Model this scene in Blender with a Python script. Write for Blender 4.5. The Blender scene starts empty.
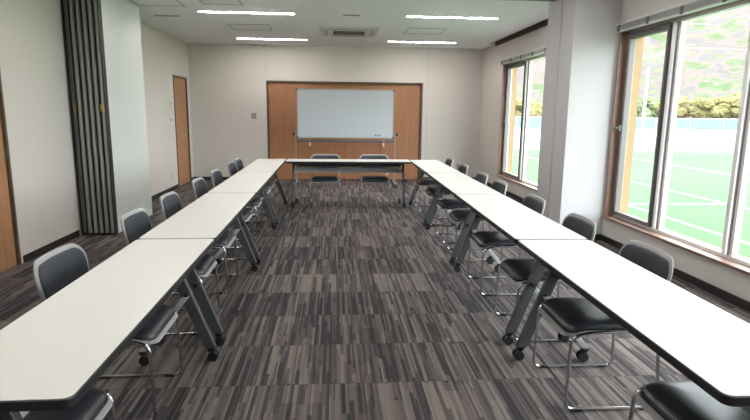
import bpy, bmesh, math, random
from mathutils import Vector, Matrix, noise
random.seed(7)
SC = bpy.context.scene
COL = SC.collection
PI = math.pi

# ------------------------------------------------------------------ materials
def lin(c):
    return tuple((v/255/12.92) if v/255 <= 0.04045 else (((v/255)+0.055)/1.055)**2.4 for v in c) + (1.0,)

def mat(name, rgb, rough=0.5, metal=0.0, bump=0.0, bscale=200.0, vary=0.0, vscale=3.0, spec=0.5, emit=None, estr=0.0, coat=0.0):
    m = bpy.data.materials.new(name); m.use_nodes = True
    nt = m.node_tree; N = nt.nodes; L = nt.links
    b = N['Principled BSDF']
    b.inputs['Base Color'].default_value = lin(rgb)
    b.inputs['Roughness'].default_value = rough
    b.inputs['Metallic'].default_value = metal
    b.inputs['Specular IOR Level'].default_value = spec
    b.inputs['Coat Weight'].default_value = coat
    tc = N.new('ShaderNodeTexCoord')
    nz = N.new('ShaderNodeTexNoise'); nz.inputs['Scale'].default_value = vscale; nz.inputs['Detail'].default_value = 4
    L.new(tc.outputs['Object'], nz.inputs['Vector'])
    mx = N.new('ShaderNodeMix'); mx.data_type = 'RGBA'
    c = lin(rgb); k = max(vary, 0.015)
    mx.inputs['A'].default_value = tuple(max(0, v*(1-k)) for v in c[:3])+(1,)
    mx.inputs['B'].default_value = tuple(min(1, v*(1+k)) for v in c[:3])+(1,)
    L.new(nz.outputs['Fac'], mx.inputs['Factor']); L.new(mx.outputs['Result'], b.inputs['Base Color'])
    if bump > 0:
        n2 = N.new('ShaderNodeTexNoise'); n2.inputs['Scale'].default_value = bscale; n2.inputs['Detail'].default_value = 3
        L.new(tc.outputs['Object'], n2.inputs['Vector'])
        bp = N.new('ShaderNodeBump'); bp.inputs['Strength'].default_value = bump; bp.inputs['Distance'].default_value = 0.002
        L.new(n2.outputs['Fac'], bp.inputs['Height']); L.new(bp.outputs['Normal'], b.inputs['Normal'])
    if emit:
        b.inputs['Emission Color'].default_value = lin(emit); b.inputs['Emission Strength'].default_value = estr
    return m

def wood_mat(name, c1, c2, axis_scale=(30, 30, 1.5), rough=0.45):
    m = mat(name, c1, rough)
    nt = m.node_tree; N = nt.nodes; L = nt.links; b = N['Principled BSDF']
    tc = N.new('ShaderNodeTexCoord'); mp = N.new('ShaderNodeMapping'); mp.inputs['Scale'].default_value = axis_scale
    nz = N.new('ShaderNodeTexNoise'); nz.inputs['Scale'].default_value = 1.0; nz.inputs['Detail'].default_value = 6; nz.inputs['Distortion'].default_value = 0.6
    cr = N.new('ShaderNodeValToRGB')
    cr.color_ramp.elements[0].position = 0.3; cr.color_ramp.elements[0].color = lin(c2)
    cr.color_ramp.elements[1].position = 0.7; cr.color_ramp.elements[1].color = lin(c1)
    L.new(tc.outputs['Object'], mp.inputs['Vector']); L.new(mp.outputs['Vector'], nz.inputs['Vector'])
    L.new(nz.outputs['Fac'], cr.inputs['Fac'])
    for l in list(b.inputs['Base Color'].links): L.remove(l)
    L.new(cr.outputs['Color'], b.inputs['Base Color'])
    return m

def carpet_mat():
    m = mat('carpet_tiles', (82, 76, 74), 0.95, spec=0.15)
    nt = m.node_tree; N = nt.nodes; L = nt.links; b = N['Principled BSDF']
    for l in list(b.inputs['Base Color'].links): L.remove(l)
    geo = N.new('ShaderNodeNewGeometry'); sep = N.new('ShaderNodeSeparateXYZ'); L.new(geo.outputs['Position'], sep.inputs[0])
    def M(op, a, b_=None, c_=None):
        n = N.new('ShaderNodeMath'); n.operation = op
        for i, v in enumerate((a, b_, c_)):
            if v is None: continue
            if isinstance(v, (int, float)): n.inputs[i].default_value = v
            else: L.new(v, n.inputs[i])
        return n.outputs[0]
    def comb(x, y, z=0.0):
        n = N.new('ShaderNodeCombineXYZ')
        for i, v in enumerate((x, y, z)):
            if isinstance(v, (int, float)): n.inputs[i].default_value = v
            else: L.new(v, n.inputs[i])
        return n.outputs[0]
    def wn(vec):
        n = N.new('ShaderNodeTexWhiteNoise'); n.noise_dimensions = '3D'; L.new(vec, n.inputs['Vector']); return n.outputs['Value']
    X = M('SUBTRACT', sep.outputs['X'], 0.22-20); Y = M('SUBTRACT', sep.outputs['Y'], 0.20-20)
    tx = M('FLOOR', M('MULTIPLY', X, 2.0)); ty = M('FLOOR', M('MULTIPLY', Y, 2.0))
    tr = wn(comb(tx, ty, 3.0))
    def layer(fx, fy, seed):
        cx = M('FLOOR', M('MULTIPLY', X, fx))
        off = wn(comb(cx, ty, seed))
        cy = M('FLOOR', M('ADD', M('MULTIPLY', Y, fy), M('MULTIPLY', off, 5.0)))
        return wn(comb(cx, M('ADD', cy, M('MULTIPLY', ty, 17.0)), M('ADD', M('MULTIPLY', tr, 9.0), seed)))
    a = layer(48.0, 1.3, 1.0); c = layer(96.0, 1.9, 2.0); d = layer(14.0, 1.0, 5.0)
    v = M('ADD', M('ADD', M('MULTIPLY', a, 0.38), M('MULTIPLY', c, 0.28)), M('ADD', M('MULTIPLY', d, 0.14), M('MULTIPLY', tr, 0.20)))
    cr = N.new('ShaderNodeValToRGB'); cr.color_ramp.interpolation = 'LINEAR'
    E = cr.color_ramp.elements
    E[0].position = 0.20; E[0].color = lin((57, 56, 61))
    E[1].position = 0.82; E[1].color = lin((134, 125, 119))
    for p, col in ((0.34, (68, 64, 67)), (0.47, (92, 85, 85)), (0.56, (104, 96, 94)), (0.68, (126, 116, 112))):
        e = E.new(p); e.color = lin(col)
    L.new(v, cr.inputs['Fac'])
    # fine pile
    nz = N.new('ShaderNodeTexNoise'); nz.inputs['Scale'].default_value = 260; L.new(geo.outputs['Position'], nz.inputs['Vector'])
    mx = N.new('ShaderNodeMix'); mx.data_type = 'RGBA'; mx.blend_type = 'MULTIPLY'; mx.inputs['Factor'].default_value = 0.35
    L.new(cr.outputs['Color'], mx.inputs['A']); L.new(nz.outputs['Fac'], mx.inputs['B'])
    # tile seams
    fx = M('FRACT', M('MULTIPLY', X, 2.0)); fy = M('FRACT', M('MULTIPLY', Y, 2.0))
    s = M('MINIMUM', M('MINIMUM', fx, M('SUBTRACT', 1.0, fx)), M('MINIMUM', fy, M('SUBTRACT', 1.0, fy)))
    sm = M('GREATER_THAN', s, 0.003)
    m2 = N.new('ShaderNodeMix'); m2.data_type = 'RGBA'; m2.inputs['A'].default_value = lin((58, 55, 56))
    L.new(sm, m2.inputs['Factor']); L.new(mx.outputs['Result'], m2.inputs['B'])
    L.new(m2.outputs['Result'], b.inputs['Base Color'])
    bp = N.new('ShaderNodeBump'); bp.inputs['Strength'].default_value = 0.4; bp.inputs['Distance'].default_value = 0.003
    L.new(nz.outputs['Fac'], bp.inputs['Height']); L.new(bp.outputs['Normal'], b.inputs['Normal'])
    return m

def glass_mat():
    m = bpy.data.materials.new('window_glass'); m.use_nodes = True
    nt = m.node_tree; N = nt.nodes; L = nt.links; N.remove(N['Principled BSDF'])
    t = N.new('ShaderNodeBsdfTransparent'); t.inputs['Color'].default_value = (0.95, 0.98, 0.97, 1)
    g = N.new('ShaderNodeBsdfGlossy'); g.inputs['Roughness'].default_value = 0.02
    lw = N.new('ShaderNodeLayerWeight'); lw.inputs['Blend'].default_value = 0.5
    pw = N.new('ShaderNodeMath'); pw.operation = 'POWER'; pw.inputs[1].default_value = 5.0; L.new(lw.outputs['Facing'], pw.inputs[0])
    ma = N.new('ShaderNodeMath'); ma.operation = 'MULTIPLY_ADD'; ma.inputs[1].default_value = 0.15; ma.inputs[2].default_value = 0.015; L.new(pw.outputs[0], ma.inputs[0])
    mx = N.new('ShaderNodeMixShader'); L.new(ma.outputs[0], mx.inputs[0]); L.new(t.outputs[0], mx.inputs[1]); L.new(g.outputs[0], mx.inputs[2])
    L.new(mx.outputs[0], N['Material Output'].inputs['Surface'])
    return m

def hill_mat():
    m = mat('hillside_woods', (120, 110, 90), 1.0, spec=0.0)
    nt = m.node_tree; N = nt.nodes; L = nt.links; b = N['Principled BSDF']
    for l in list(b.inputs['Base Color'].links): L.remove(l)
    geo = N.new('ShaderNodeNewGeometry')
    mp = N.new('ShaderNodeMapping'); mp.inputs['Scale'].default_value = (1, 1, 2.2); L.new(geo.outputs['Position'], mp.inputs['Vector'])
    n1 = N.new('ShaderNodeTexNoise'); n1.inputs['Scale'].default_value = 0.2; n1.inputs['Detail'].default_value = 8; n1.inputs['Roughness'].default_value = 0.65
    L.new(mp.outputs[0], n1.inputs['Vector'])
    cr = N.new('ShaderNodeValToRGB'); E = cr.color_ramp.elements  # muted low-contrast ramp puts distance haze into the woods' colours
    E[0].position = 0.3; E[0].color = lin((65, 77, 57))
    E[1].position = 0.72; E[1].color = lin((102, 94, 71))
    for p, col in ((0.42, (80, 89, 68)), (0.5, (100, 88, 86)), (0.57, (83, 81, 83)), (0.64, (91, 95, 69))):
        e = E.new(p); e.color = lin(col)
    L.new(n1.outputs['Fac'], cr.inputs['Fac']); L.new(cr.outputs['Color'], b.inputs['Base Color'])
    return m

W_WALL = mat('wallpaper_offwhite', (201, 196, 190), 0.85, bump=0.15, bscale=300, spec=0.25)
W_CEIL = mat('ceiling_board', (232, 232, 233), 0.9, bump=0.2, bscale=120, spec=0.2)
M_PIL = mat('pillar_paint', (188, 185, 187), 0.7, spec=0.3)
M_PIER = mat('pier_steel_white', (206, 210, 208), 0.35, spec=0.5)
M_BASE = mat('baseboard_black', (38, 34, 33), 0.45)
M_CARPET = carpet_mat()
M_DOOR = wood_mat('door_veneer', (170, 126, 92), (156, 112, 79))
M_CLOS = wood_mat('closet_veneer', (162, 114, 80), (148, 101, 69))
M_TRIM = wood_mat('brown_door_trim', (92, 72, 54), (80, 62, 46))
M_CASE = wood_mat('window_casing_wood', (140, 112, 96), (118, 92, 78))
M_ALU = mat('window_aluminium', (225, 220, 220), 0.4)
M_ALUD = mat('window_gasket', (120, 112, 114), 0.5)
M_SASH = mat('casement_grey', (110, 106, 104), 0.45)
M_ALUW = mat('window_white_frame', (238, 236, 236), 0.45)
M_REVEAL = mat('exterior_reveal_beige', (143, 119, 87), 0.8)
M_GLASS = glass_mat()
M_TOP = mat('laminate_white', (224, 223, 218), 0.33, spec=0.5)
M_EDGE = mat('table_edge_black', (34, 34, 36), 0.45)
M_STEEL = mat('table_steel_grey', (78, 80, 83), 0.42, metal=0.1)
M_STEELL = mat('table_bar_silver', (185, 187, 190), 0.3, metal=0.2)
M_BEAM = mat('table_beam_grey', (160, 164, 166), 0.45)
M_RUB = mat('caster_rubber', (26, 26, 28), 0.5)
M_SHELF = mat('shelf_black', (40, 42, 44), 0.5)
M_CHROME = mat('chrome_tube', (205, 205, 208), 0.16, metal=1.0)
M_SHELL = mat('chair_shell_grey', (150, 150, 151), 0.42)
M_VINYL = mat('black_vinyl', (42, 44, 50), 0.33, bump=0.2, bscale=400, spec=0.5)
M_BACKV = mat('charcoal_back_pad', (50, 54, 63), 0.6, bump=0.3, bscale=500, spec=0.45)
M_WB = mat('whiteboard_steel', (194, 199, 206), 0.3, spec=0.5)
M_WBF = mat('whiteboard_frame', (170, 174, 178), 0.35, metal=0.5)
M_TRAY = mat('pen_tray_grey', (92, 96, 104), 0.45, metal=0.3)
M_BLUE = mat('blue_plastic', (96, 130, 176), 0.45)
M_MAG = mat('magnet_dark', (55, 70, 72), 0.5)
M_PLAST = mat('switch_plate', (170, 165, 155), 0.5)
M_PLASTW = mat('switch_plate_white', (215, 212, 204), 0.5)
M_SWD = mat('switch_rocker', (120, 116, 108), 0.5)
M_ACC = mat('accordion_vinyl', (138, 138, 134), 0.4)
M_ACCD = mat('accordion_groove_dark', (36, 34, 33), 0.6)
M_BRASS = mat('brass_latch', (176, 160, 90), 0.35, metal=0.8)
M_ACU = mat('ac_panel_plastic', (200, 200, 198), 0.5)
M_ACG = mat('ac_grille_grey', (98, 98, 96), 0.6)
M_HATCH = mat('hatch_aluminium', (140, 142, 142), 0.4, metal=0.4)
M_RAILC = mat('ceiling_rail', (120, 120, 116), 0.4, metal=0.4)
M_LAMP = mat('lamp_diffuser', (250, 250, 250), 0.5, emit=(255, 249, 245), estr=26.0)
M_LAMPF = mat('lamp_frame', (220, 220, 218), 0.5)
M_BLIND = mat('blind_slats', (150, 150, 150), 0.45, metal=0.2)
M_BLINDR = mat('blind_rail', (205, 204, 202), 0.4)
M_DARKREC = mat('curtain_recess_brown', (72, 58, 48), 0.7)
M_GRASS = mat('artificial_turf', (72, 103, 67), 0.95, vary=0.12, vscale=0.3, spec=0.1)
M_LINE = mat('field_line_paint', (116, 123, 119), 0.9)
M_CONC = mat('pale_track', (101, 103, 104), 0.95, vary=0.05, vscale=0.2)
M_POLE = mat('pole_white_paint', (168, 170, 172), 0.6)
M_FENCE = mat('fence_cyan', (94, 111, 113), 0.7)
M_BARK = mat('tree_bark', (96, 80, 64), 0.9)
M_LEAF = [mat('foliage_yellow', (112, 106, 72), 0.95, vary=0.4, vscale=1.5, spec=0.05),
          mat('foliage_green', (92, 101, 74), 0.95, vary=0.4, vscale=1.5, spec=0.05),
          mat('foliage_russet', (110, 92, 78), 0.95, vary=0.4, vscale=1.5, spec=0.05)]
M_HILL = hill_mat()

# ------------------------------------------------------------------ mesh helpers
def link(name, bm, m, parent=None, smooth=False, loc=None):
    bmesh.ops.remove_doubles(bm, verts=bm.verts, dist=1e-6)
    bmesh.ops.recalc_face_normals(bm, faces=bm.faces)
    me = bpy.data.meshes.new(name); bm.to_mesh(me); bm.free()
    ms = m if isinstance(m, (list, tuple)) else [m]
    for q in ms: me.materials.append(q)
    o = bpy.data.objects.new(name, me); COL.objects.link(o)
    if smooth:
        for p in me.polygons: p.use_smooth = True
        try: me.set_sharp_from_angle(angle=math.radians(40))
        except Exception: pass
    if parent: o.parent = parent
    if loc: o.location = loc
    return o

def box(bm, x0, x1, y0, y1, z0, z1, bev=0.0, mi=0, M=None):
    t = bmesh.new()
    vs = [t.verts.new((x, y, z)) for x in (x0, x1) for y in (y0, y1) for z in (z0, z1)]
    for f in ((0, 1, 3, 2), (4, 6, 7, 5), (0, 4, 5, 1), (2, 3, 7, 6), (0, 2, 6, 4), (1, 5, 7, 3)):
        t.faces.new([vs[i] for i in f])
    if bev > 0:
        bmesh.ops.bevel(t, geom=list(t.edges), offset=bev, segments=2, profile=0.5, affect='EDGES')
    merge(bm, t, M, mi)

def merge(bm, t, M=None, mi=0):
    bmesh.ops.recalc_face_normals(t, faces=t.faces)
    mp = {}
    for v in t.verts: mp[v] = bm.verts.new((M @ v.co) if M else v.co)
    for f in t.faces:
        try:
            g = bm.faces.new([mp[v] for v in f.verts]); g.material_index = mi
        except ValueError: pass
    t.free()

def fillet(pts, r, n=5, closed=False):
    pts = [Vector(p) for p in pts]; out = []
    N = len(pts)
    for i, p in enumerate(pts):
        if not closed and i in (0, N-1): out.append(p); continue
        a = pts[i-1]; b = pts[(i+1) % N]
        d1 = (a-p); d2 = (b-p); rr = min(r, d1.length*0.45, d2.length*0.45)
        d1.normalize(); d2.normalize()
        for k in range(n+1):
            t = k/n
            out.append((1-t)**2*(p+d1*rr) + 2*t*(1-t)*p + t*t*(p+d2*rr))
    return out

def tube(bm, pts, r, seg=8, closed=False, caps=True, rx=None):
    pts = [Vector(p) for p in pts]; n = len(pts); rings = []
    up = None
    for i in range(n):
        if closed: t = pts[(i+1) % n]-pts[i-1]
        else: t = pts[min(i+1, n-1)]-pts[max(i-1, 0)]
        t.normalize()
        if up is None:
            up = Vector((0, 0, 1)) if abs(t.z) < 0.9 else Vector((1, 0, 0))
        u = (up - t*up.dot(t)).normalized(); v = t.cross(u); up = u
        rings.append([bm.verts.new(pts[i] + (u*math.cos(a)*r + v*math.sin(a)*(rx or r))) for a in [2*PI*k/seg for k in range(seg)]])
    m = n if closed else n-1
    for i in range(m):
        A = rings[i]; B = rings[(i+1) % n]
        for k in range(seg): bm.faces.new((A[k], A[(k+1) % seg], B[(k+1) % seg], B[k]))
    if not closed and caps:
        bm.faces.new(rings[0]); bm.faces.new(rings[-1])

def cyl(bm, p0, p1, r0, r1=None, seg=16):
    p0 = Vector(p0); p1 = Vector(p1); r1 = r0 if r1 is None else r1
    t = (p1-p0).normalized(); up = Vector((0, 0, 1)) if abs(t.z) < 0.9 else Vector((1, 0, 0))
    u = (up-t*up.dot(t)).normalized(); v = t.cross(u)
    A = [bm.verts.new(p0+(u*math.cos(2*PI*k/seg)+v*math.sin(2*PI*k/seg))*r0) for k in range(seg)]
    B = [bm.verts.new(p1+(u*math.cos(2*PI*k/seg)+v*math.sin(2*PI*k/seg))*r1) for k in range(seg)]
    for k in range(seg): bm.faces.new((A[k], A[(k+1) % seg], B[(k+1) % seg], B[k]))
    bm.faces.new(A); bm.faces.new(B)

def bar(bm, p0, p1, wx, wy, bev=0.004):
    """rectangular bar: wx = width in x, wy = width in y, swept p0->p1 (mostly vertical)"""
    p0 = Vector(p0); p1 = Vector(p1); t = bmesh.new(); vs = []
    for p in (p0, p1):
        for sx, sy in ((-1, -1), (1, -1), (1, 1), (-1, 1)):
            vs.append(t.verts.new(p+Vector((sx*wx/2, sy*wy/2, 0))))
    for f in ((3, 2, 1, 0), (4, 5, 6, 7), (0, 1, 5, 4), (1, 2, 6, 5), (2, 3, 7, 6), (3, 0, 4, 7)): t.faces.new([vs[i] for i in f])
    if bev: bmesh.ops.bevel(t, geom=list(t.edges), offset=bev, segments=2, profile=0.5, affect='EDGES')
    merge(bm, t)

def rrect(w, h, r, n=6):
    out = []
    for cx, cy, a0 in ((w/2-r, h/2-r, 0), (-w/2+r, h/2-r, 90), (-w/2+r, -h/2+r, 180), (w/2-r, -h/2+r, 270)):
        for k in range(n+1):
            a = math.radians(a0+90*k/n); out.append((cx+r*math.cos(a), cy+r*math.sin(a)))
    return out

def dense(out, step=0.02):
    res = []
    for i, p in enumerate(out):
        q = out[(i+1) % len(out)]; d = math.hypot(q[0]-p[0], q[1]-p[1]); k = max(1, int(d/step))
        for j in range(k): res.append((p[0]+(q[0]-p[0])*j/k, p[1]+(q[1]-p[1])*j/k))
    return res

def slab(bm, outline, z0, z1, M=None, rnd=0.0):
    t = bmesh.new()
    lv = [(z0, 1.0), (z1, 1.0)]
    rings = []
    if rnd > 0:
        seq = [(z0, rnd), (z0+rnd*0.3, rnd*0.3), (z0+rnd, 0), (z1-rnd, 0), (z1-rnd*0.3, rnd*0.3), (z1, rnd)]
    else: seq = [(z0, 0), (z1, 0)]
    W = max(p[0] for p in outline); H = max(p[1] for p in outline)
    for z, ins in seq:
        rings.append([t.verts.new((p[0]*(1-ins/W), p[1]*(1-ins/H), z)) for p in outline])
    for a, b in zip(rings, rings[1:]):
        for k in range(len(a)): t.faces.new((a[k], a[(k+1) % len(a)], b[(k+1) % len(a)], b[k]))
    t.faces.new(rings[0]); t.faces.new(rings[-1])
    merge(bm, t, M)

def pad(bm, outline, fmap, tf, tb, rings=(0.0, 0.35, 0.6, 0.78, 0.88, 0.94, 0.98, 1.0), pw=6):
    """domed cushion: fmap(u,v)->(point, normal); tf front thickness, tb back thickness"""
    n = len(outline)
    def lay(T):
        R = []
        for r in rings:
            off = T*(max(0.0, 1-r**pw))**(1/2.2)
            if r == 0:
                P, Nn = fmap(0, 0); R.append([bm.verts.new(P+Nn*off)])
            else:
                row = []
                for (u, v) in outline:
                    P, Nn = fmap(u*r, v*r); row.append(bm.verts.new(P+Nn*off))
                R.append(row)
        return R
    for T in (tf, -tb):
        R = lay(T)
        for k in range(n): bm.faces.new((R[0][0], R[1][k], R[1][(k+1) % n]))
        for a, b in zip(R[1:], R[2:]):
            for k in range(n): bm.faces.new((a[k], b[k], b[(k+1) % n], a[(k+1) % n]))

def thing(name, label, cat, loc=(0, 0, 0), rz=0.0, group=None):
    o = bpy.data.objects.new(name, None); COL.objects.link(o); o.empty_display_size = 0.1
    o.location = loc; o.rotation_euler = (0, 0, rz)
    return tag(o, label, cat, group)

def tag(o, label, cat, group=None):
    o['label'] = label; o['category'] = cat
    if group: o['group'] = group
    return o

def struct(name, bm, m, parent=None, smooth=False):
    o = link(name, bm, m, parent, smooth)
    if not parent: o['kind'] = 'structure'
    return o

def sempty(name, loc=(0, 0, 0)):
    o = bpy.data.objects.new(name, None); COL.objects.link(o); o.location = loc; o['kind'] = 'structure'; return o

def dup(root, loc, rz, label, group=None):
    def cp(o, parent):
        c = o.copy(); COL.objects.link(c); c.parent = parent
        for ch in kids[o.name]: cp(ch, c)
        return c
    kids = {}
    def walk(o):
        kids[o.name] = list(o.children)
        for ch in o.children: walk(ch)
    walk(root)
    r = cp(root, None)
    r.location = loc; r.rotation_euler = (0, 0, rz); r['label'] = label
    if group: r['group'] = group
    return r

# ------------------------------------------------------------------ room
XL, XR, YF, YB, ZC = -2.95, 3.12, 11.5, -2.6, 2.77
TH = 0.25
bm = bmesh.new(); box(bm, XL-0.15, XR+TH, YB-0.15, YF+0.6, -0.12, 0); struct('floor', bm, M_CARPET)

# ceiling, stopping short of the window wall where the blind recess is
bm = bmesh.new()
box(bm, XL-0.15, 3.0, YB-0.15, YF+0.6, ZC, ZC+0.15)
box(bm, 3.0, XR+TH, 10.62, YF+0.6, ZC, ZC+0.15)
box(bm, 3.0, XR+TH, 5.93, 6.69, ZC, ZC+0.15)
box(bm, 3.0, XR+TH, YB-0.15, 0.2, ZC, ZC+0.15)
box(bm, 3.0, XR+TH, 0.2, 10.62, ZC+0.15, ZC+0.2)
struct('ceiling', bm, W_CEIL)
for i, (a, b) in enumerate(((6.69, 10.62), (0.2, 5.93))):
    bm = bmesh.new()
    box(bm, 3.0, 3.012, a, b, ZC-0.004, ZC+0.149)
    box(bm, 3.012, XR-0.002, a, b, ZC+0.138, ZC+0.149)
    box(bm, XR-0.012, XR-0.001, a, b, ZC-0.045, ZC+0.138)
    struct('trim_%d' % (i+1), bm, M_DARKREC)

# left wall with door openings
DN = (4.22, 5.12); DF = (10.36, 11.27); DH = 2.08
def wall_x(name, x0, x1, y0, y1, holes, m):
    bm = bmesh.new(); cur = y0
    for (a, b, z0, z1) in holes:
        box(bm, x0, x1, cur, a, 0, ZC+0.15)
        if z0 > 0: box(bm, x0, x1, a, b, 0, z0)
        box(bm, x0, x1, a, b, z1, ZC+0.15)
        cur = b
    box(bm, x0, x1, cur, y1, 0, ZC+0.15)
    return struct(name, bm, m)
wall_x('wall_left', XL-0.15, XL, YB, YF, [(DN[0], DN[1], 0, DH), (DF[0], DF[1], 0, DH)], W_WALL)
# right wall with two windows
W1 = (0.4, 5.90); W2 = (6.72, 10.04); ZS, ZH = 0.28, 2.36
wall_x('wall_right', XR, XR+TH, YB, YF, [(W1[0], W1[1], ZS, ZH), (W2[0], W2[1], ZS, ZH)], W_WALL)
# far wall with closet recess
RX0, RX1, RH = -1.40, 1.86, 2.06
bm = bmesh.new()
box(bm, XL-0.15, RX0, YF, YF+0.12, 0, ZC+0.15); box(bm, RX1, XR+TH, YF, YF+0.12, 0, ZC+0.15)
box(bm, RX0, RX1, YF, YF+0.12, RH, ZC+0.15)
box(bm, XL-0.15, XR+TH, YF+0.5, YF+0.6, 0, ZC+0.15)
struct('wall_back', bm, W_WALL)
bm = bmesh.new(); box(bm, XL-0.15, XR+TH, YB-0.15, YB, 0, ZC+0.15); struct('wall_front', bm, W_WALL)

# vertical wallpaper seam strips on the far wall above the closet
bm = bmesh.new()
for x in (RX0, RX1+0.1): box(bm, x-0.004, x+0.004, YF-0.0015, YF+0.001, RH+0.05 if x < 0 else 0.08, ZC-0.002)
struct('trim_3', bm, mat('wall_joint_strip', (172, 172, 160), 0.7))

# baseboards
def base(name, segs):
    bm = bmesh.new()
    for s in segs: box(bm, *s, 0.0, 0.07, bev=0.003)
    struct(name, bm, M_BASE)
base('baseboard_left', [(XL, XL+0.012, YB, DN[0]-0.05), (XL, XL+0.012, DN[1]+0.05, 6.30), (XL, XL+0.012, 7.66, DF[0]-0.05), (XL, XL+0.012, DF[1]+0.05, YF)])
base('baseboard_right', [(XR-0.012, XR, YB, 5.93), (XR-0.012, XR, 6.69, YF)])
base('baseboard_back', [(XL+0.012, RX0-0.04, YF-0.012, YF), (RX1+0.04, XR-0.012, YF-0.012, YF)])

# right pillar
PX = 2.60
bm = bmesh.new()
box(bm, PX, XR, 5.93, 6.27, 0, ZC); box(bm, PX+0.012, XR, 6.27, 6.295, 0, ZC); box(bm, PX, XR, 6.295, 6.69, 0, ZC)
p = struct('pillar', bm, M_PIL)
bm = bmesh.new(); box(bm, PX-0.01, PX, 5.92, 6.69, 0, 0.07); box(bm, PX-0.01, XR-0.012, 5.92, 5.93, 0, 0.07); box(bm, PX-0.01, XR-0.012, 6.69, 6.70, 0, 0.07)
struct('baseboard', bm, M_BASE, p)

# left pier (pocket cabinet for the folding partition)
bm = bmesh.new()
box(bm, XL, -2.55, 6.414, 7.62, 0.0, ZC, bev=0.003)
p = struct('pier', bm, M_PIER)
bm = bmesh.new(); box(bm, XL, -2.56, 7.62, 7.66, 0, ZC); struct('pier_flange', bm, W_WALL, p)

# ceiling rail of the partition
bm = bmesh.new()
box(bm, -2.53, PX, 6.40, 6.44, ZC-0.018, ZC); box(bm, -2.53, PX, 6.47, 6.51, ZC-0.018, ZC)
tag(link('partition_ceiling_rail', bm, M_RAILC), 'thin grey track crossing the ceiling between the pillar and the folding partition', 'ceiling track')

# folding partition
fp = thing('folding_partition', 'folded grey accordion partition with dark grooves stacked against the left wall', 'partition', (-2.735, 6.36, 0))
NP = 6; x0, x1 = -0.195, 0.185; w = (x1-x0)/NP
for i in range(NP):
    bm = bmesh.new()
    a = x0+i*w; yy = 0.0 if i > 0 else 0.045
    prof = [(a+0.016, 0.04), (a+0.016, yy-0.03), (a+0.023, yy-0.046), (a+w-0.020, yy-0.052), (a+w-0.011, yy-0.038), (a+w-0.011, 0.04)]
    lo = [bm.verts.new((px, py, 0.03)) for px, py in prof]; hi = [bm.verts.new((px, py, ZC-0.02)) for px, py in prof]
    n = len(prof)
    for k in range(n): bm.faces.new((lo[k], lo[(k+1) % n], hi[(k+1) % n], hi[k]))
    bm.faces.new(lo); bm.faces.new(hi)
    link('pleat', bm, M_ACC, fp)
bm = bmesh.new(); box(bm, x0+w+0.01, x1-0.012, 0.0, 0.05, 0.0, ZC-0.02); box(bm, x0-0.004, x0+w, 0.045, 0.05, 0.0, ZC-0.02)
for i in range(NP):
    box(bm, x0+i*w-0.004, x0+i*w+0.004, -0.03, 0.01, 0.02, ZC-0.02)
box(bm, x0, x1, -0.03, 0.0, 0.0, 0.03)
link('folded_core', bm, M_ACCD, fp)
bm = bmesh.new(); box(bm, x1-0.008, x1+0.002, -0.045, 0.05, 0.0, ZC-0.02, bev=0.002); link('end_post', bm, M_ACCD, fp)
for xx in (x0+0.5*w, x1-0.5*w):
    bm = bmesh.new(); dy = 0.06 if xx < 0 else 0
    box(bm, xx-0.018, xx+0.018, -0.066+dy, -0.05+dy, 1.42, 1.50, bev=0.003)
    cyl(bm, (xx, -0.074+dy, 1.46), (xx, -0.06+dy, 1.46), 0.008)
    link('latch', bm, M_BRASS, fp)

# doors
def door(idx, y0, y1, handle_y, leaf2=False):
    r = sempty('door_%d' % idx, (XL, (y0+y1)/2, 0)); hw = (y1-y0)/2
    bm = bmesh.new()
    box(bm, -0.10, 0.012, -hw-0.0, -hw+0.03, 0, DH); box(bm, -0.10, 0.012, hw-0.03, hw, 0, DH); box(bm, -0.10, 0.012, -hw+0.03, hw-0.03, DH-0.03, DH)
    link('door_frame', bm, M_TRIM, r)
    bm = bmesh.new(); box(bm, -0.05, -0.012, -hw+0.033, hw-0.033, 0.006, DH-0.033, bev=0.002)
    d = link('door_leaf', bm, M_DOOR, r)
    bm = bmesh.new(); hy = handle_y
    cyl(bm, (-0.012, hy, 0.95), (-0.006, hy, 0.95), 0.026)
    tube(bm, fillet([(-0.012, hy, 0.95), (0.035, hy, 0.95), (0.035, hy+0.11, 0.95)], 0.015), 0.008)
    cyl(bm, (-0.012, hy, 0.86), (-0.004, hy, 0.86), 0.016)
    link('door_handle', bm, M_STEELL, d, True)
    for z in (0.25, 1.05, 1.85):
        bm = bmesh.new(); cyl(bm, (-0.004, hw-0.031, z-0.05), (-0.004, hw-0.031, z+0.05), 0.007); link('hinge', bm, M_STEEL, r, True)
door(1, DN[0], DN[1], -0.36); door(2, DF[0], DF[1], -0.02)

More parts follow.
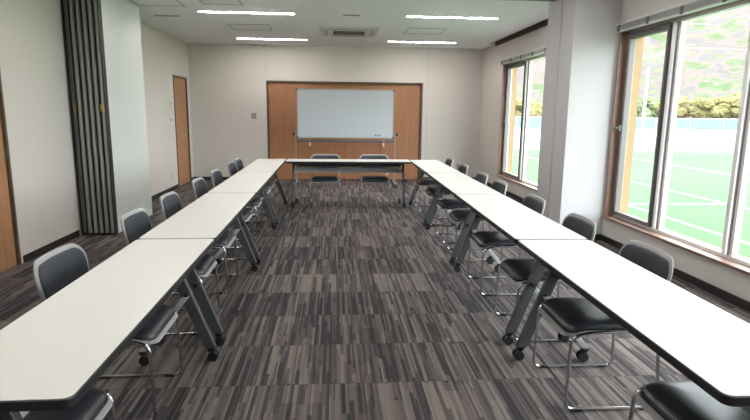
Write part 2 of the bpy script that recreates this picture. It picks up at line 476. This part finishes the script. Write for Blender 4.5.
# closet doors on the far wall
cw = (RX1-RX0-0.08)/4
fr = sempty('trim_4', (0, YF, 0))
bm = bmesh.new()
box(bm, RX0, RX0+0.035, -0.012, 0.12, 0, RH); box(bm, RX1-0.045, RX1, -0.012, 0.12, 0, RH); box(bm, RX0+0.035, RX1-0.045, -0.012, 0.12, RH-0.035, RH)
link('door_frame', bm, M_TRIM, fr)
bm = bmesh.new(); box(bm, RX0+0.035, RX1-0.045, 0.10, 0.13, 0, 0.012); link('threshold', bm, M_TRIM, fr)
bm = bmesh.new(); box(bm, RX0+0.036, RX1-0.046, 0.086, 0.098, 0.0, RH-0.036); link('gap_shade_panel', bm, M_BASE, fr)  # dark sheet stands in for the closet's inner shade behind the door gaps
edges = [RX0+0.036, -0.545, 0.22, 0.985, RX1-0.046]
hx = [None, -0.52, None, 1.045]
for i in range(4):
    a, b = edges[i], edges[i+1]; dep = 0.03 if i in (0, 3) else 0.055
    r = sempty('door_%d' % (i+3), ((a+b)/2, YF+dep, 0)); h = (b-a)/2-0.003
    bm = bmesh.new(); box(bm, -h, h, 0, 0.022, 0.013, RH-0.037, bev=0.002); link('door_leaf', bm, M_CLOS, r)
    if hx[i]:
        bm = bmesh.new(); hh = hx[i]-(a+b)/2
        box(bm, hh-0.018, hh+0.018, -0.010, 0, 0.72, 0.86, bev=0.004); link('door_handle', bm, M_PLASTW, r)

# windows
def window(idx, y0, y1, mulls, case_y):
    r = sempty('window_%d' % idx, (XR, 0, 0))
    bm = bmesh.new()                       # wooden casing lining the reveal
    box(bm, -0.015, 0.085, y1-0.022, y1, ZS, ZH); box(bm, -0.015, 0.085, y0, y0+0.022, ZS, ZH)
    box(bm, -0.015, 0.085, y0+0.022, y1-0.022, ZH-0.022, ZH)
    link('window_casing', bm, M_CASE, r)
    bm = bmesh.new(); box(bm, -0.028, 0.085, y0-0.01, y1+0.01, ZS-0.008, ZS+0.018, bev=0.003); link('window_sill', bm, M_CASE, r)
    bm = bmesh.new()                       # outer aluminium frame
    box(bm, 0.085, 0.15, y1-0.05, y1, ZS, ZH); box(bm, 0.085, 0.15, y0, y0+0.05, ZS, ZH)
    box(bm, 0.085, 0.15, y0+0.05, y1-0.05, ZH-0.05, ZH); box(bm, 0.085, 0.17, y0+0.05, y1-0.05, ZS, ZS+0.05)
    link('window_frame', bm, M_ALUW, r)
    bm = bmesh.new()
    box(bm, 0.15, TH+0.01, y1-0.012, y1, ZS, ZH); box(bm, 0.15, TH+0.01, y0, y0+0.012, ZS, ZH)
    box(bm, 0.15, TH+0.01, y0+0.012, y1-0.012, ZH-0.012, ZH); box(bm, 0.17, TH+0.05, y0, y1, ZS-0.01, ZS+0.012)
    link('exterior_reveal', bm, M_REVEAL, r)
    for y in mulls:
        bm = bmesh.new()
        box(bm, 0.060, 0.15, y-0.020, y+0.020, ZS+0.05, ZH-0.05, bev=0.003)
        mu = link('mullion', bm, M_ALUW, r)
        for s in (-1, 1):
            bm = bmesh.new()
            box(bm, 0.090, 0.14, y+s*0.047-0.017, y+s*0.047+0.017, ZS+0.05, ZH-0.05, bev=0.002)
            box(bm, 0.080, 0.138, y+s*0.026-0.006, y+s*0.026+0.006, ZS+0.05, ZH-0.05, mi=1)
            link('sash_stile', bm, [M_ALU, M_ALUD], mu)
    ys = [y0+0.05]+sorted(mulls)+[y1-0.05]
    for a, b in zip(ys, ys[1:]):
        ea = a+(0.064 if a != ys[0] else 0.0); eb = b-(0.064 if b != ys[-1] else 0.0)
        bm = bmesh.new(); box(bm, 0.118, 0.124, ea, eb, ZS+0.05, ZH-0.05); link('pane', bm, M_GLASS, r)
    # opening casement by the far jamb
    a, b = case_y
    bm = bmesh.new()
    for q in ((b-0.055, b), (a, a+0.03)): box(bm, 0.055, 0.117, q[0], q[1], ZS+0.05, ZH-0.05, bev=0.003)
    box(bm, 0.055, 0.117, a+0.03, b-0.055, ZH-0.11, ZH-0.05); box(bm, 0.055, 0.117, a+0.03, b-0.055, ZS+0.05, ZS+0.09)
    cs = link('casement_sash', bm, M_SASH, r)
    bm = bmesh.new(); box(bm, 0.050, 0.056, b-0.052, b-0.040, ZS+0.06, ZH-0.06); link('gasket', bm, M_ALUD, cs)
    bm = bmesh.new(); box(bm, 0.02, 0.055, b-0.045, b-0.015, 1.27, 1.33, bev=0.004); tube(bm, fillet([(0.03, b-0.03, 1.31), (-0.03, b-0.03, 1.30), (-0.04, b-0.10, 1.29)], 0.01), 0.007)
    link('window_latch', bm, M_STEEL, cs)
    return r
window(1, W1[0], W1[1], [5.05, 4.06, 3.07, 2.08, 1.20], (5.115, 5.845))
window(2, W2[0], W2[1], [9.0, 7.98], (9.065, 9.985))

# raised venetian blinds
def blind(y0, y1, label):
    t = thing('venetian_blind', label, 'blind', (XR-0.045, (y0+y1)/2, ZH-0.02)); h = (y1-y0)/2
    bm = bmesh.new(); box(bm, -0.03, 0.03, -h, h, 0.055, 0.075, bev=0.003); link('head_rail', bm, M_BLINDR, t)
    bm = bmesh.new()
    for k in range(5): box(bm, -0.022, 0.022, -h+0.01, h-0.01, 0.001+k*0.0105, 0.009+k*0.0105)
    link('slat_stack', bm, M_BLIND, t)
    bm = bmesh.new(); box(bm, -0.025, 0.025, -h+0.01, h-0.01, -0.014, -0.001, bev=0.003); link('bottom_rail', bm, M_BLINDR, t)
    n = max(3, int((y1-y0)/0.5))
    for k in range(n+1):
        y = -h+0.08+(2*h-0.16)*k/n
        bm = bmesh.new(); box(bm, -0.032, -0.023, y-0.02, y+0.02, -0.016, 0.054, bev=0.002); link('bracket', bm, M_ACG, t)
blind(W1[0]+0.02, W1[1], 'raised grey venetian blind bunched above the near right window')
blind(W2[0]+0.02, W2[1], 'raised grey venetian blind bunched above the far right window beyond the pillar')

# ------------------------------------------------------------------ table
TW, TL, TT = 0.446, 1.796, 0.71
def make_table(label, length=TL, group='long tables in the two side rows'):
    t = thing('folding_table', label, 'table', (0, 0, 0), 0, group)
    ly = length/2
    bm = bmesh.new(); slab(bm, rrect(TW, length, 0.028), TT-0.030, TT-0.0012, rnd=0.003); top = link('tabletop', bm, M_EDGE, t)
    bm = bmesh.new(); slab(bm, rrect(TW-0.010, length-0.014, 0.026), TT-0.004, TT); link('laminate_surface', bm, M_TOP, top)
    bm = bmesh.new()
    box(bm, -0.015, 0.045, -ly+0.12, ly-0.12, TT-0.075, TT-0.030, bev=0.004)
    link('top_rail', bm, M_STEEL, t)
    bm = bmesh.new()
    box(bm, -0.135, 0.135, -ly+0.16, ly-0.16, TT-0.094, TT-0.086)
    for s in (-0.137, 0.133): box(bm, s, s+0.004, -ly+0.16, ly-0.16, TT-0.094, TT-0.070)
    for y in (-ly+0.17, -0.2, 0.2, ly-0.18): box(bm, -0.13, 0.13, y, y+0.01, TT-0.088, TT-0.031)
    link('under_shelf', bm, M_SHELF, t)
    bm = bmesh.new(); box(bm, 0.045, 0.07, -ly+0.10, ly-0.10, 0.515, 0.588, bev=0.004); link('cross_beam', bm, M_BEAM, t)
    for s in (-1, 1):
        y = s*(ly-0.105)
        bm = bmesh.new(); bar(bm, (0.035, y, TT-0.031), (-0.190, y, 0.082), 0.066, 0.034)
        l1 = link('leg', bm, M_STEEL, t)
        bm = bmesh.new(); bar(bm, (-0.075, y-s*0.033, 0.405), (0.190, y-s*0.033, 0.078), 0.040, 0.024)
        l2 = link('rear_strut', bm, M_STEELL, t)
        for (lg, cx, cy) in ((l1, -0.192, y), (l2, 0.184, y-s*0.033)):
            bm = bmesh.new()
            cyl(bm, (cx, cy, 0.055), (cx, cy, 0.084), 0.014, 0.030)
            box(bm, cx-0.030, cx+0.014, cy-0.007, cy+0.007, 0.030, 0.064, bev=0.003)
            for q in (-1, 1): cyl(bm, (cx-0.012, cy+q*0.009, 0.031), (cx-0.012, cy+q*0.026, 0.031), 0.031, 0.029, 20)
            link('caster', bm, M_RUB, lg, True)
        bm = bmesh.new()
        cyl(bm, (-0.075, y-0.040, 0.40), (-0.075, y+0.040, 0.40), 0.015, 0.015)
        link('lock_knob', bm, M_RUB, l1, True)
    for y in (-0.45, 0.45):
        bm = bmesh.new(); box(bm, -0.20, 0.16, y-0.012, y+0.012, TT-0.045, TT-0.0305)
        link('top_bracket', bm, M_SHELF, t)
    return t

def rowpos(side, k):
    if side == 'L':
        y = 1.324+1.8*k+0.9; return (-0.6649-0.0098*y-TW/2, y, PI+0.0098)
    y = 1.240+1.8*k+0.9; return (1.016+0.0198*y+TW/2, y, -0.0198)
LBL_T = {('R', 0): 'white topped table nearest the camera in the window-side row',
         ('R', 1): 'white topped table second from the camera in the window-side row',
         ('R', 2): 'white topped table third from the camera in the window-side row, before the pillar',
         ('R', 3): 'white topped table at the far end of the window-side row, touching the head table',
         ('L', 0): 'cream white topped table nearest the camera in the left row',
         ('L', 1): 'white topped table second from the camera in the left row',
         ('L', 2): 'white topped table third from the camera in the left row',
         ('L', 3): 'white topped table at the far end of the left row, touching the head table'}
t0 = make_table(LBL_T[('R', 0)])
x, y, rz = rowpos('R', 0); t0.location = (x, y, 0); t0.rotation_euler = (0, 0, rz)
for side in 'RL':
    for k in range(4):
        if (side, k) == ('R', 0): continue
        x, y, rz = rowpos(side, k)
        dup(t0, (x, y, 0), rz, LBL_T[(side, k)])
ft = make_table('white topped head table set crosswise at the far end between the two rows', length=1.905, group='head table')
del ft['group']
ft.location = (0.218, 8.295, 0); ft.rotation_euler = (0, 0, PI/2-0.004)

# ------------------------------------------------------------------ chair (faces local -Y)
def make_chair(label):
    t = thing('stacking_chair', label, 'chair', (0, 0, 0), 0, 'stacking chairs around the tables')
    # seat
    def smap(z0):
        def f(u, v):
            # u = x, v = y ; waterfall front, slight rear dish
            fr = max(0.0, -v-0.09); z = z0-1.9*fr*fr - 0.10*(max(0, v-0.05))
            P = Vector((u, v, z)); n = Vector((0, -3.8*fr, 1)).normalized() if fr > 0 else Vector((0, 0.06, 1)).normalized()
            return P, n
        return f
    bm = bmesh.new(); pad(bm, dense(rrect(0.405, 0.415, 0.055)), smap(0.420), 0.034, 0.030)
    bmesh.ops.translate(bm, verts=bm.verts, vec=(0, -0.012, 0)); link('seat', bm, M_VINYL, t, True)
    bm = bmesh.new(); pad(bm, dense(rrect(0.428, 0.438, 0.062)), smap(0.404), 0.005, 0.008)
    bmesh.ops.translate(bm, verts=bm.verts, vec=(0, -0.012, 0)); link('seat_shell', bm, M_SHELL, t, True)
    # backrest
    zc, hh = 0.650, 0.275
    def bmap(off):
        def f(u, v):
            y = 0.250+0.20*(v+0.13)*1.0 - 0.75*u*u*0.9 + off
            P = Vector((u, y, zc+v)); n = Vector((1.35*u, -1, 0.16)).normalized()
            return P, n
        return f
    bw = 0.485
    def taper(o): return [(p[0]*(1.0-0.10*max(0, -p[1]/0.135)), p[1]-0.45*p[0]*p[0]*(1 if p[1] > 0 else 0)) for p in o]
    bm = bmesh.new(); pad(bm, dense(taper(rrect(bw, hh, 0.075)), 0.015), bmap(0.0), 0.012, 0.016, pw=9); link('backrest_frame', bm, M_SHELL, t, True)
    bm = bmesh.new(); pad(bm, dense(taper(rrect(bw-0.044, hh-0.044, 0.056)), 0.015), bmap(-0.010), 0.014, 0.004, pw=8); link('back_pad', bm, M_BACKV, t, True)
    # side loops and back supports
    for s in (-1, 1):
        x = s*0.222
        bm = bmesh.new()
        pts = [(x*0.93, 0.20, 0.405), (x*0.985, -0.10, 0.405), (x, -0.205, 0.385), (x*1.03, -0.215, 0.010), (x*1.03, 0.255, 0.010), (x*0.98, 0.228, 0.44), (x*0.88, 0.236, 0.56)]
        tube(bm, fillet(pts, 0.045), 0.0085, 10)
        fr = link('leg', bm, M_CHROME, t, True)
        for yy in (-0.15, 0.19):
            bm = bmesh.new(); box(bm, x*1.03-0.011, x*1.03+0.011, yy-0.022, yy+0.022, 0.0, 0.014, bev=0.003); link('foot_glide', bm, M_RUB, fr)
    for yy, hw in ((0.12, 0.205), (-0.12, 0.215)):
        bm = bmesh.new(); tube(bm, [(-hw, yy, 0.384), (hw, yy, 0.384)], 0.0075); link('cross_tube', bm, M_CHROME, t, True)
    return t

def chair_xy(side, y):
    if side == 'L': return (-0.6649-0.0098*y-0.365, y, PI/2+0.0098)
    return (1.016+0.0198*y+0.285+(0.04 if y < 2 else 0), y, -PI/2-0.0198)
CH = [('R', 1.64, 'black seated chair nearest the camera on the window side, cut off by the bottom edge'),
      ('R', 2.59, 'chair in front of the near window, second from the camera on the window side'),
      ('R', 3.40, 'window-side chair third from the camera, its backrest against the white face of the pillar'),
      ('R', 4.28, 'window-side chair fourth from the camera, its backrest beside the far face of the pillar'),
      ('R', 5.30, 'window-side chair under the far window, nearer of the middle pair'),
      ('R', 6.02, 'window-side chair left of the far window casing, farther of the middle pair'),
      ('R', 7.00, 'window-side chair second from the far end of the row'),
      ('R', 7.98, 'window-side chair farthest from the camera, beside the last table'),
      ('L', 1.72, 'left row chair nearest the camera, its seat tucked under the front table corner'),
      ('L', 2.60, 'left row chair with grey rimmed navy backrest beside the near brown door'),
      ('L', 3.62, 'left row chair standing before the folded accordion partition'),
      ('L', 4.42, 'left row chair beyond the partition, at the second table'),
      ('L', 5.42, 'left row chair before the far brown door, nearer one'),
      ('L', 6.25, 'left row chair under the wall right of the far brown door'),
      ('L', 7.25, 'left row chair second from the far end, partly overlapping the last one'),
      ('L', 7.80, 'left row chair farthest from the camera, partly hidden by the one before it'),
      ('F', -0.145, 'left chair of the two behind the head table, facing the camera'),
      ('F', 0.635, 'right chair of the two behind the head table, facing the camera')]
c0 = None
for s, v, lab in CH:
    if s == 'F': x, y, rz = v, 8.42, 0.0
    else: x, y, rz = chair_xy(s, v)
    if c0 is None:
        c0 = make_chair(lab); c0.location = (x, y, 0); c0.rotation_euler = (0, 0, rz)
    else: dup(c0, (x, y, 0), rz, lab)

# ------------------------------------------------------------------ whiteboard on stand
wb = thing('mobile_whiteboard', 'white magnetic board on a wheeled stand in front of the wooden closet doors', 'whiteboard', (0.215, 10.5, 0), 0)
bw, bz0, bz1 = 0.925, 0.94, 1.865
bm = bmesh.new(); box(bm, -bw+0.015, bw-0.015, -0.012, 0.012, bz0+0.015, bz1-0.015); link('board_surface', bm, M_WB, wb)
bm = bmesh.new()
box(bm, -bw, bw, -0.016, 0.016, bz0, bz0+0.02, bev=0.003); box(bm, -bw, bw, -0.016, 0.016, bz1-0.02, bz1, bev=0.003)
box(bm, -bw, -bw+0.02, -0.016, 0.016, bz0+0.02, bz1-0.02); box(bm, bw-0.02, bw, -0.016, 0.016, bz0+0.02, bz1-0.02)
fr = link('board_frame', bm, M_WBF, wb)
for sx in (-1, 1):
    for z in (bz0+0.015, bz1-0.015):
        bm = bmesh.new(); box(bm, sx*bw-0.022, sx*bw+0.022, -0.019, 0.019, z-0.022, z+0.022, bev=0.008); link('corner_cap', bm, M_TRAY, fr)
bm = bmesh.new(); box(bm, -bw-0.01, bw+0.01, -0.075, 0.0, 0.865, 0.875); box(bm, -bw-0.01, bw+0.01, -0.080, -0.070, 0.865, 0.905, bev=0.003); box(bm, -bw-0.01, bw+0.01, -0.01, 0.0, 0.865, 0.895)
link('pen_tray', bm, M_TRAY, wb)
for sx in (-1, 1):
    x = sx*(bw+0.035)
    bm = bmesh.new(); box(bm, x-0.011, x+0.011, -0.014, 0.014, 0.10, 1.06, bev=0.003); link('post', bm, M_HATCH, wb)
    bm = bmesh.new(); cyl(bm, (x+sx*0.014, 0, 1.02), (x+sx*0.05, 0, 1.02), 0.022, 0.026); link('tilt_knob', bm, M_RUB, wb, True)
    bm = bmesh.new(); box(bm, x-0.016, x+0.016, -0.28, 0.28, 0.075, 0.105, bev=0.004); ft_ = link('foot', bm, M_WBF, wb)
    for y in (-0.26, 0.26):
        bm = bmesh.new(); cyl(bm, (x, y, 0.045), (x, y, 0.078), 0.010)
        for q in (-1, 1): cyl(bm, (x+q*0.006, y, 0.028), (x+q*0.022, y, 0.028), 0.028)
        link('caster', bm, M_RUB, ft_, True)
bm = bmesh.new(); box(bm, -0.06, 0.06, -0.070, -0.012, 0.8775, 0.905, bev=0.006)
tag(link('board_eraser', bm, M_BLUE, loc=(0.19, 10.5, 0)), 'blue whiteboard eraser lying in the middle of the pen tray', 'eraser')
for i, (x, lab) in enumerate(((0.80, 'small dark round magnet at the lower right of the whiteboard, left one'), (0.865, 'small dark round magnet at the lower right of the whiteboard, right one'))):
    bm = bmesh.new(); cyl(bm, (0, -0.021, 0), (0, -0.0122, 0), 0.016)
    tag(link('board_magnet', bm, M_MAG, loc=(x, 10.5, 1.00), smooth=True), lab, 'magnet', 'magnets on the whiteboard')
for i, (x, col, lab) in enumerate(((0.86, (190, 80, 60), 'red marker pen lying at the right end of the pen tray'), (1.02, (40, 44, 52), 'black marker pen lying at the right end of the pen tray'))):
    bm = bmesh.new(); cyl(bm, (-0.05, 0, 0), (0.05, 0, 0), 0.008); cyl(bm, (0.05, 0, 0), (0.065, 0, 0), 0.009)
    tag(link('marker_pen', bm, mat('pen_plastic', col, 0.4), loc=(x, 10.46, 0.8842), smooth=True), lab, 'pen')

# ------------------------------------------------------------------ wall fittings
def plate(name, loc, axis, w, h, rockers, label, cat, m=M_PLASTW):
    t = thing(name, label, cat, loc)
    bm = bmesh.new()
    if axis == 'X': box(bm, 0, 0.008, -w/2, w/2, -h/2, h/2, bev=0.002)
    else: box(bm, -w/2, w/2, -0.008, 0, -h/2, h/2, bev=0.002)
    link('plate', bm, m, t)
    for (a, b, ww, hh) in rockers:
        bm = bmesh.new()
        if axis == 'X': box(bm, 0.008, 0.012, a-ww/2, a+ww/2, b-hh/2, b+hh/2, bev=0.001)
        else: box(bm, a-ww/2, a+ww/2, -0.012, -0.008, b-hh/2, b+hh/2, bev=0.001)
        link('rocker', bm, M_SWD, t)
plate('wall_switch', (XL, 10.14, 1.56), 'X', 0.07, 0.11, [(0, 0, 0.035, 0.06)], 'small thermostat plate on the left wall, upper of the two beside the far door', 'switch')
plate('wall_switch', (XL, 10.10, 1.27), 'X', 0.12, 0.12, [(-0.025, 0, 0.02, 0.06), (0.025, 0, 0.02, 0.06)], 'light switch plate on the left wall, lower of the two beside the far door', 'switch')
plate('wall_outlet', (XL, 9.98, 0.27), 'X', 0.07, 0.12, [(0, 0.022, 0.03, 0.02), (0, -0.022, 0.03, 0.02)], 'white power outlet low on the left wall beside the far door', 'outlet')
plate('wall_switch', (-1.67, YF, 1.34), 'Y', 0.115, 0.13, [(-0.027, 0.028, 0.035, 0.04), (0.027, 0.028, 0.035, 0.04), (-0.027, -0.028, 0.035, 0.04), (0.027, -0.028, 0.035, 0.04)], 'grey switch plate on the far wall left of the closet doors', 'switch', M_PLAST)
plate('wall_outlet', (XR-0.45, YF, 0.30), 'Y', 0.07, 0.12, [(0, 0.022, 0.03, 0.02), (0, -0.022, 0.03, 0.02)], 'small power outlet low on the far wall near the right corner', 'outlet', M_PLAST)

# ------------------------------------------------------------------ ceiling fittings
def lamp(x, y, label, on=True):
    t = thing('ceiling_light', label, 'ceiling light', (x, y, ZC), 0, 'linear ceiling lights')
    bm = bmesh.new()
    for a in ((-0.655, 0.655, -0.044, -0.030), (-0.655, 0.655, 0.030, 0.044), (-0.655, -0.642, -0.030, 0.030), (0.642, 0.655, -0.030, 0.030)): box(bm, *a, -0.008, 0.0)
    link('frame', bm, M_LAMPF, t)
    bm = bmesh.new(); box(bm, -0.641, 0.641, -0.029, 0.029, -0.012, -0.001, bev=0.004); link('diffuser', bm, M_LAMP, t)
lamp(-1.19, 7.82, 'lit linear ceiling light, nearer one on the left')
lamp(1.655, 7.80, 'lit linear ceiling light, nearer one on the right')
lamp(-1.155, 10.56, 'lit linear ceiling light, farther one on the left near the far wall')
lamp(1.665, 10.54, 'lit linear ceiling light, farther one on the right near the far wall')
for y in (5.06, 2.30, -0.45):  # unseen lamps continuing both rows, added to light the near room
    lamp(-1.19, y, 'lit linear ceiling light on the left, above the tables out of the picture'); lamp(1.66, y, 'lit linear ceiling light on the right, above the tables out of the picture')

ac = thing('ceiling_air_conditioner', 'square ceiling cassette air conditioner with a grey central grille', 'air conditioner', (0.245, 9.38, ZC))
bm = bmesh.new(); slab(bm, rrect(0.95, 0.95, 0.03), -0.028, 0.0, rnd=0.004); link('panel', bm, M_ACU, ac)
bm = bmesh.new(); box(bm, -0.265, 0.265, -0.20, 0.20, -0.034, -0.028)
for k in range(12): box(bm, -0.26, 0.26, -0.19+k*0.033, -0.178+k*0.033, -0.038, -0.034)
link('intake_grille', bm, M_ACG, ac)
for (a, b, c, d) in ((-0.30, 0.30, -0.40, -0.355), (-0.30, 0.30, 0.355, 0.40), (-0.40, -0.355, -0.26, 0.26), (0.355, 0.40, -0.26, 0.26)):
    bm = bmesh.new(); box(bm, a, b, c, d, -0.033, -0.0281, bev=0.002); link('louvre', bm, M_HATCH, ac)

def hatch(x, y, w, d, label):
    t = thing('ceiling_hatch', label, 'ceiling hatch', (x, y, ZC))
    bm = bmesh.new(); e = 0.014
    box(bm, -w/2, w/2, -d/2, -d/2+e, -0.005, 0); box(bm, -w/2, w/2, d/2-e, d/2, -0.005, 0)
    box(bm, -w/2, -w/2+e, -d/2+e, d/2-e, -0.005, 0); box(bm, w/2-e, w/2, -d/2+e, d/2-e, -0.005, 0)
    link('frame', bm, M_HATCH, t)
    bm = bmesh.new(); box(bm, -w/2+e, w/2-e, -d/2+e, d/2-e, -0.002, 0); link('panel', bm, W_CEIL, t)
hatch(-1.34, 9.17, 0.64, 0.58, 'square access hatch in the ceiling left of the air conditioner')
hatch(1.49, 9.16, 0.62, 0.58, 'square access hatch in the ceiling right of the air conditioner')
hatch(-2.22, 7.20, 0.60, 0.60, 'square access hatch in the ceiling beside the white pier')
hatch(-1.40, 7.06, 0.50, 0.50, 'square access hatch in the ceiling in front of the left near light')
def vent(x, y, w, label):
    t = thing('ceiling_vent', label, 'vent', (x, y, ZC))
    bm = bmesh.new(); box(bm, -w/2, w/2, -0.045, 0.045, -0.006, 0, bev=0.002); link('frame', bm, M_ACU, t)
    bm = bmesh.new()
    for k in (-1, 0, 1): box(bm, -w/2+0.015, w/2-0.015, k*0.024-0.006, k*0.024+0.006, -0.008, -0.006)
    link('grille', bm, M_HATCH, t)
vent(0.24, 7.84, 0.25, 'small slot vent in the ceiling between the two nearer lights')
vent(-2.38, 8.25, 0.36, 'small slot vent in the ceiling near the left wall')

# ------------------------------------------------------------------ outside
GZ = -0.30
bm = bmesh.new(); box(bm, XR+TH, 260, -60, 300, GZ-0.3, GZ-0.012); struct('ground', bm, M_CONC)
bm = bmesh.new(); box(bm, 4.4, 62, -40, 26.0, GZ-0.012, GZ); o = struct('sports_field', bm, M_GRASS)
bm = bmesh.new()
lw = 0.10
def ln(a, b, c, d): box(bm, a, b, c, d, GZ, GZ+0.004)
ln(5.75-lw/2, 5.75+lw/2, -39, 10.2); ln(7.9-lw/2, 7.9+lw/2, -39, 25.0); ln(12.07-lw/2, 12.07+lw/2, -39, 25.0); ln(5.8, 7.85, 10.1, 10.2)
ln(19-lw/2, 19+lw/2, -39, 25.0); ln(7.95, 12.0, 5.0, 5.1); ln(12.1, 18.9, 10.1, 10.2); ln(12.1, 30, 24.9, 25.0)
struct('field_lines', bm, M_LINE, o)

# hillside
bm = bmesh.new(); NX, NY = 150, 46; G = []
for j in range(NY):
    row = []
    for i in range(NX):
        a = math.radians(-8+i/(NX-1)*86); r0 = 105+j*2.2        # a from +Y towards +X
        rr = r0; x = rr*math.sin(a)+2; y = rr*math.cos(a)
        tt = j/(NY-1)
        h = 62*(1-(1-tt)**1.6)*(0.86+0.34*noise.noise(Vector((i*0.035, 0.3, 1.0)))) + 2.6*noise.noise(Vector((x*0.05, y*0.05, 0))) + 2.4*noise.noise(Vector((x*0.2, y*0.2, 3)))*min(1, tt*8)
        if j == 0: h = -1.0
        row.append(bm.verts.new((x, y, GZ+max(-1.0, h))))
    G.append(row)
for j in range(NY-1):
    for i in range(NX-1): bm.faces.new((G[j][i], G[j][i+1], G[j+1][i+1], G[j+1][i]))
struct('hillside', bm, M_HILL, smooth=True)

# fence at the far side of the track
fe = thing('perimeter_fence', 'long pale blue green fence on the far side of the sports ground', 'fence', (0, 66, GZ))
bm = bmesh.new()
box(bm, -10, 110, -0.02, 0.02, 0.15, 1.35)
link('mesh_panel', bm, M_FENCE, fe)
bm = bmesh.new(); box(bm, -10, 110, -0.04, 0.04, 1.35, 1.42); link('top_rail', bm, M_POLE, fe)
for k in range(24):
    bm = bmesh.new(); cyl(bm, (k*4.5, -0.06, 0), (k*4.5, -0.06, 1.5), 0.05, seg=8); link('post', bm, M_POLE, fe)

# poles
def pole(x, y, h, r, label, lampb=False):
    t = thing('field_pole', label, 'pole', (x, y, GZ))
    bm = bmesh.new(); cyl(bm, (0, 0, 0), (0, 0, h), r, r*0.8, 12); link('mast', bm, M_POLE, t, True)
    bm = bmesh.new(); cyl(bm, (0, 0, 0), (0, 0, 0.25), r*2.2, r*1.6, 12); link('base', bm, M_POLE, t, True)
    bm = bmesh.new(); cyl(bm, (0, 0, h), (0, 0, h+0.05), r*1.3, r*0.5, 12); link('cap', bm, M_POLE, t, True)
pole(34.2, 43.0, 6.3, 0.11, 'white net pole standing at the edge of the turf, seen through the middle pane')
pole(30.4, 51.7, 6.2, 0.14, 'white pole far across the ground, seen through the opening casement')
pole(47.0, 56.0, 7.5, 0.09, 'tall white pole far beyond the turf at the right')

# trees
def tree(x, y, h, w, kind, label):
    t = thing('tree', label, 'tree', (x, y, GZ), random.random()*6, 'trees along the far fence')
    bm = bmesh.new(); tube(bm, [(0, 0, 0), (0.05, 0, h*0.3), (0, 0.05, h*0.6)], 0.14, 7); link('trunk', bm, M_BARK, t, True)
    bm = bmesh.new()
    for k in range(16):
        q = bmesh.new(); bmesh.ops.create_icosphere(q, subdivisions=3, radius=1.0)
        a = random.random()*6.28; rad = w*0.34*random.random()**0.6
        c = Vector((rad*math.cos(a), rad*math.sin(a), h*(0.25+0.5*random.random()))); s = w*(0.13+0.10*random.random())
        sd = random.random()*50
        for v in q.verts:
            d = 1+0.34*noise.noise(v.co*2.6+Vector((sd, 0, 0)))+0.2*noise.noise(v.co*7+Vector((0, sd, 0)))
            v.co = Vector((v.co.x*s*d, v.co.y*s*d, v.co.z*s*0.8*d))+c
        merge(bm, q)
    link('crown', bm, M_LEAF[kind], t, True)
names = ['rounded yellow leaved tree along the fence at the foot of the hill', 'rounded dark green tree along the fence at the foot of the hill', 'rounded russet tree along the fence at the foot of the hill']
i = 0
for x in range(6, 96, 5):
    for row in (0, 1):
        kind = (0, 1, 0, 2, 0, 0, 1, 0)[i % 8]
        tree(x+row*2.5, 72 if row == 0 else 79, random.uniform(4.0, 5.6), random.uniform(4.4, 4.9), kind, names[kind]); i += 1

# ------------------------------------------------------------------ light
w = bpy.data.worlds.new('sky'); SC.world = w; w.use_nodes = True
bg = w.node_tree.nodes['Background']
N = w.node_tree.nodes; L = w.node_tree.links
tc = N.new('ShaderNodeTexCoord'); sp = N.new('ShaderNodeSeparateXYZ'); L.new(tc.outputs['Generated'], sp.inputs[0])
cr = N.new('ShaderNodeValToRGB'); cr.color_ramp.elements[0].position = 0.0; cr.color_ramp.elements[0].color = (0.97, 0.98, 1.0, 1)
cr.color_ramp.elements[1].position = 0.9; cr.color_ramp.elements[1].color = (0.88, 0.93, 1.0, 1)
L.new(sp.outputs['Z'], cr.inputs['Fac']); L.new(cr.outputs['Color'], bg.inputs['Color'])
bg.inputs['Strength'].default_value = 3.5

# ------------------------------------------------------------------ camera
cam = bpy.data.cameras.new('camera'); co = bpy.data.objects.new('camera', cam); COL.objects.link(co)
cam.sensor_width = 36; cam.lens = 537.7/750*36; cam.clip_end = 1000; cam.clip_start = 0.05
R = Vector((0.99719523, -0.07401187, 0.0111316)); U = Vector((0.00234396, 0.17953967, 0.98374794)); F = Vector((0.07480759, 0.98096267, -0.17920958))
co.matrix_world = Matrix(((R.x, U.x, -F.x, 0), (R.y, U.y, -F.y, 0), (R.z, U.z, -F.z, 1.447), (0, 0, 0, 1)))
SC.camera = co
vs = SC.view_settings; vs.view_transform = 'Standard'; vs.look = 'None'; vs.gamma = 1; vs.use_curve_mapping = False; vs.exposure = 1.80
